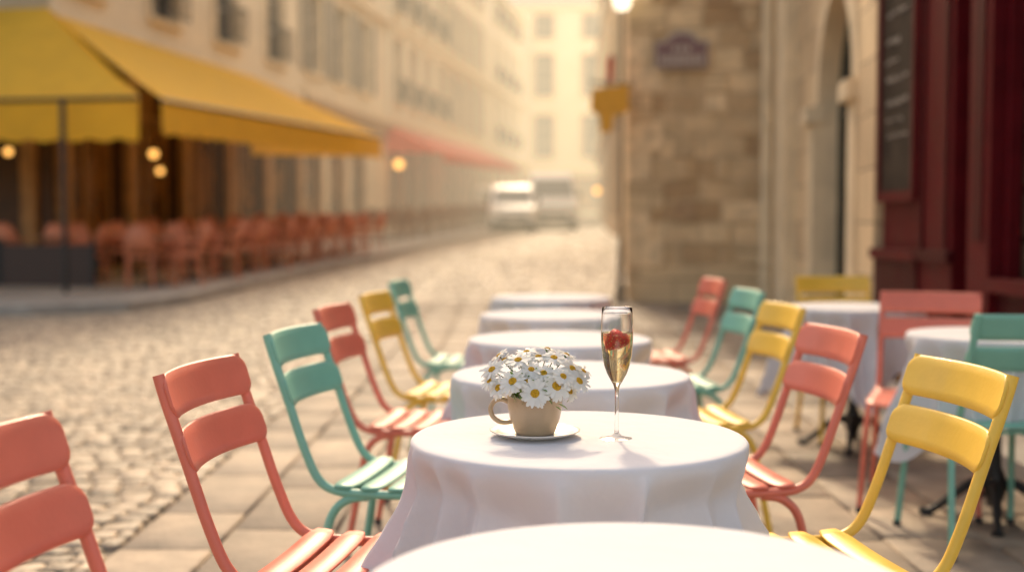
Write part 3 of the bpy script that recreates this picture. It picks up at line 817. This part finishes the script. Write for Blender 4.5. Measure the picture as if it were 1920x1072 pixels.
lathe(mb,[(.05,4.12),(.10,4.16),(.19,4.6)],(x,y,0),6,1,smooth=False); lathe(mb,[(.22,4.6),(.20,4.66),(.06,4.82),(.02,4.9)],(x,y,0),6,0,smooth=False,cap0=True,cap1=True)
mb.obj('street_lamp',[M_post,M_lampi])
e=empty('hanging_sign',(1.62,16.95,0)); mb=MB()
tube(mb,[(.08,.36,3.12),(-.55,0,3.12)],.018,8); tube(mb,[(.08,.36,2.85),(-.1,.2,2.95),(-.3,.12,3.1)],.014,8,0,4); mb.obj('bracket',[M_post],e)
mb=MB(); poly=[(-.52,3.02),(-.02,3.08),(-.02,2.72),(-.22,2.66),(-.25,2.45),(-.40,2.42),(-.42,2.66),(-.54,2.74)]
prism(mb,poly,-.02,.02,lambda p,t:(p[0],t+.02,p[1])); mb.obj('plaque',[M_sign],e)
mb=MB(); prism(mb,[(-.30,3.14),(-.22,3.14),(-.20,3.45),(-.26,3.52),(-.31,3.42)],-.02,.02,lambda p,t:(p[0],t+.14,p[1])); mb.obj('finial',[M_signr],e)
e=empty('street_sign',(2.36,17.20,3.52),-.152); mb=MB()
def platepoly(w,h,ar):
    p=[(-w,-h),(w,-h),(w,h)]
    for k in range(9):
        a=math.pi*k/8; p.append((ar*math.cos(a)*1.0,h+ar*.62*math.sin(a)))
    return p+[(-w,h)]
prism(mb,platepoly(.37,.19,.22),-.02,.01,lambda p,t:(p[0],t,p[1]),1); prism(mb,platepoly(.345,.165,.195),-.028,-.0205,lambda p,t:(p[0],t,p[1]),0)
for k in range(8): box(mb,(-.27+k*.077,-.031,-.07),(.05,.005,.11),0,1)
for k in range(3): box(mb,(-.09+k*.09,-.031,.08),(.055,.005,.08),0,1)
mb.obj('plate',[M_plate,M_platew],e)

# ------------------------------------------------------------------ vehicles
def van(name,loc,prof,W,L,wheels,ws):
    e=empty(name,loc); mb=MB(); hw=W/2
    secs=[]
    for x,ins in((-hw,.10),(-hw+.03,.04),(-hw+.10,.0),(hw-.10,.0),(hw-.03,.04),(hw,.10)):
        cyy=sum(p[0] for p in prof)/len(prof); czz=sum(p[1] for p in prof)/len(prof)
        s=[]
        for py,pz in prof:
            k=1-ins/ max(.6,math.hypot(py-cyy,pz-czz)); xx=x*(1-.09*max(0,(pz-1.0)))
            s.append((xx,cyy+(py-cyy)*k,czz+(pz-czz)*k))
        secs.append(s)
    loft(mb,secs,0,False); mb.obj('body',[M_van],e)
    mb=MB()
    (y0,z0),(y1,z1)=ws
    def wy(t): return (y0+(y1-y0)*t-.02, z0+(z1-z0)*t+.012)
    a=wy(.06);b=wy(.92); w0=(hw-.14); w1=(hw-.22)*(1-.06)
    mb.quad((-w0,a[0],a[1]),(w0,a[0],a[1]),(w1,b[0],b[1]),(-w1,b[0],b[1]),0)
    for s in(-1,1):
        xx=lambda z: s*(hw*(1-.09*max(0,z-1))+.006)
        mb.quad((xx(z0+.05),y0+.45,z0+.05),(xx(z0+.05),y0+1.35,z0+.05),(xx(z1-.15),y0+1.35,z1-.15),(xx(z1-.15),y1+.25,z1-.15),0)
    box(mb,(0,-.03,.62),(W*.6,.06,.16),0,0)
    box(mb,(0,-.05,.36),(W*.92,.14,.18),0,1)
    for s in(-1,1):
        box(mb,(s*(hw-.22),-.02,.80),(.28,.08,.17),0,2); box(mb,(s*(hw+.10),y0+.35,z0+.12),(.16,.12,.24),0,1)
    box(mb,(0,-.135,.45),(.5,.02,.11),0,2)
    mb.obj('trim',[M_vglass,M_tyre,M_cer],e)
    mb=MB(); Mr=Matrix.Rotation(math.pi/2,3,'Y')
    for wy_ in wheels:
        for s in(-1,1):
            lathe(mb,[(.001,-.1),(.2,-.1),(.3,-.11),(.33,-.07),(.33,.07),(.3,.11),(.2,.1),(.001,.1)],(s*(hw-.10),wy_,.33),24,0,M=Mr)
            lathe(mb,[(.001,.115),(.19,.115),(.2,.10)],(s*(hw-.10),wy_,.33),16,1,M=Matrix.Rotation(s*math.pi/2,3,'Y'))
    mb.obj('wheels',[M_tyre,M_frame],e)
van('delivery_van',(1.64,49,zg(49)-.01),[(0,.35),(0,.95),(.12,1.12),(.85,1.32),(1.45,2.15),(1.75,2.35),(5.0,2.38),(5.1,2.2),(5.12,.4),(5.0,.3),(.1,.28)],2.0,5.1,(.95,4.1),((.85,1.32),(1.45,2.15)))
van('parked_van',(.02,46,zg(46)-.01),[(0,.35),(0,.80),(.15,.95),(1.0,1.12),(1.65,1.72),(1.95,1.84),(4.0,1.86),(4.2,1.7),(4.3,.9),(4.3,.4),(4.2,.3),(.1,.28)],1.75,4.3,(.85,3.5),((1.0,1.12),(1.65,1.72)))
van('parked_van',(-.9,58,zg(58)-.01),[(0,.35),(0,.80),(.15,.95),(1.0,1.12),(1.65,1.72),(1.95,1.84),(4.0,1.86),(4.2,1.7),(4.3,.9),(4.3,.4),(4.2,.3),(.1,.28)],1.75,4.3,(.85,3.5),((1.0,1.12),(1.65,1.72)))

# ------------------------------------------------------------------ street glow: emissive volume in place of scattered sunlight
def glow_volume(name,c,s,em,ab,col):
    mb=MB(); box(mb,c,s); o=mb.obj(name,[])
    m=bpy.data.materials.new(name); m.use_nodes=True; t=m.node_tree; t.nodes.remove(t.nodes['Principled BSDF'])
    a=t.nodes.new('ShaderNodeVolumeAbsorption'); a.inputs['Color'].default_value=(.0,.0,.0,1); a.inputs['Density'].default_value=ab
    e=t.nodes.new('ShaderNodeEmission'); e.inputs[0].default_value=(*col,1); e.inputs[1].default_value=em
    ad=t.nodes.new('ShaderNodeAddShader'); t.links.new(a.outputs[0],ad.inputs[0]); t.links.new(e.outputs[0],ad.inputs[1])
    t.links.new(ad.outputs[0],t.nodes['Material Output'].inputs['Volume']); o.data.materials.append(m)
glow_volume('glowing_haze',(4,59,12),(60,64,26),.0135,.001,(1,.79,.50))

# ------------------------------------------------------------------ light
EL=math.radians(36); AZ=math.radians(-4)
sd=Vector((math.sin(AZ)*math.cos(EL),math.cos(AZ)*math.cos(EL),math.sin(EL)))
sun=bpy.data.lights.new('sun','SUN'); sun.energy=3.0; sun.angle=math.radians(4); sun.color=(1,.82,.56)
so=bpy.data.objects.new('sun',sun); COL.objects.link(so); so.rotation_euler=sd.to_track_quat('Z','Y').to_euler(); so.location=(0,20,30)
w=bpy.data.worlds.new('World'); scene.world=w; w.use_nodes=True; t=w.node_tree; bg=t.nodes['Background']
sk=t.nodes.new('ShaderNodeTexSky'); sk.sky_type='NISHITA'; sk.sun_disc=False; sk.sun_elevation=EL; sk.sun_rotation=AZ; sk.dust_density=4; sk.air_density=1.0
mx=t.nodes.new('ShaderNodeVectorMath'); mx.operation='MULTIPLY_ADD'; mx.inputs[1].default_value=(2.1,1.76,1.44); mx.inputs[2].default_value=(1.35,1.2,.99)
t.links.new(sk.outputs[0],mx.inputs[0]); t.links.new(mx.outputs[0],bg.inputs[0]); bg.inputs[1].default_value=.15

cam=bpy.data.cameras.new('camera'); co=bpy.data.objects.new('camera',cam); COL.objects.link(co)
co.location=(0,0,1.21); co.rotation_euler=(math.radians(90-3.01),0,0)
cam.sensor_width=36; cam.lens=43.1; cam.clip_start=.05; cam.clip_end=1000
cam.dof.use_dof=True; cam.dof.focus_distance=2.54; cam.dof.aperture_fstop=1.55
scene.camera=co
scene.view_settings.view_transform='Standard'; scene.view_settings.look='None'; scene.view_settings.exposure=0
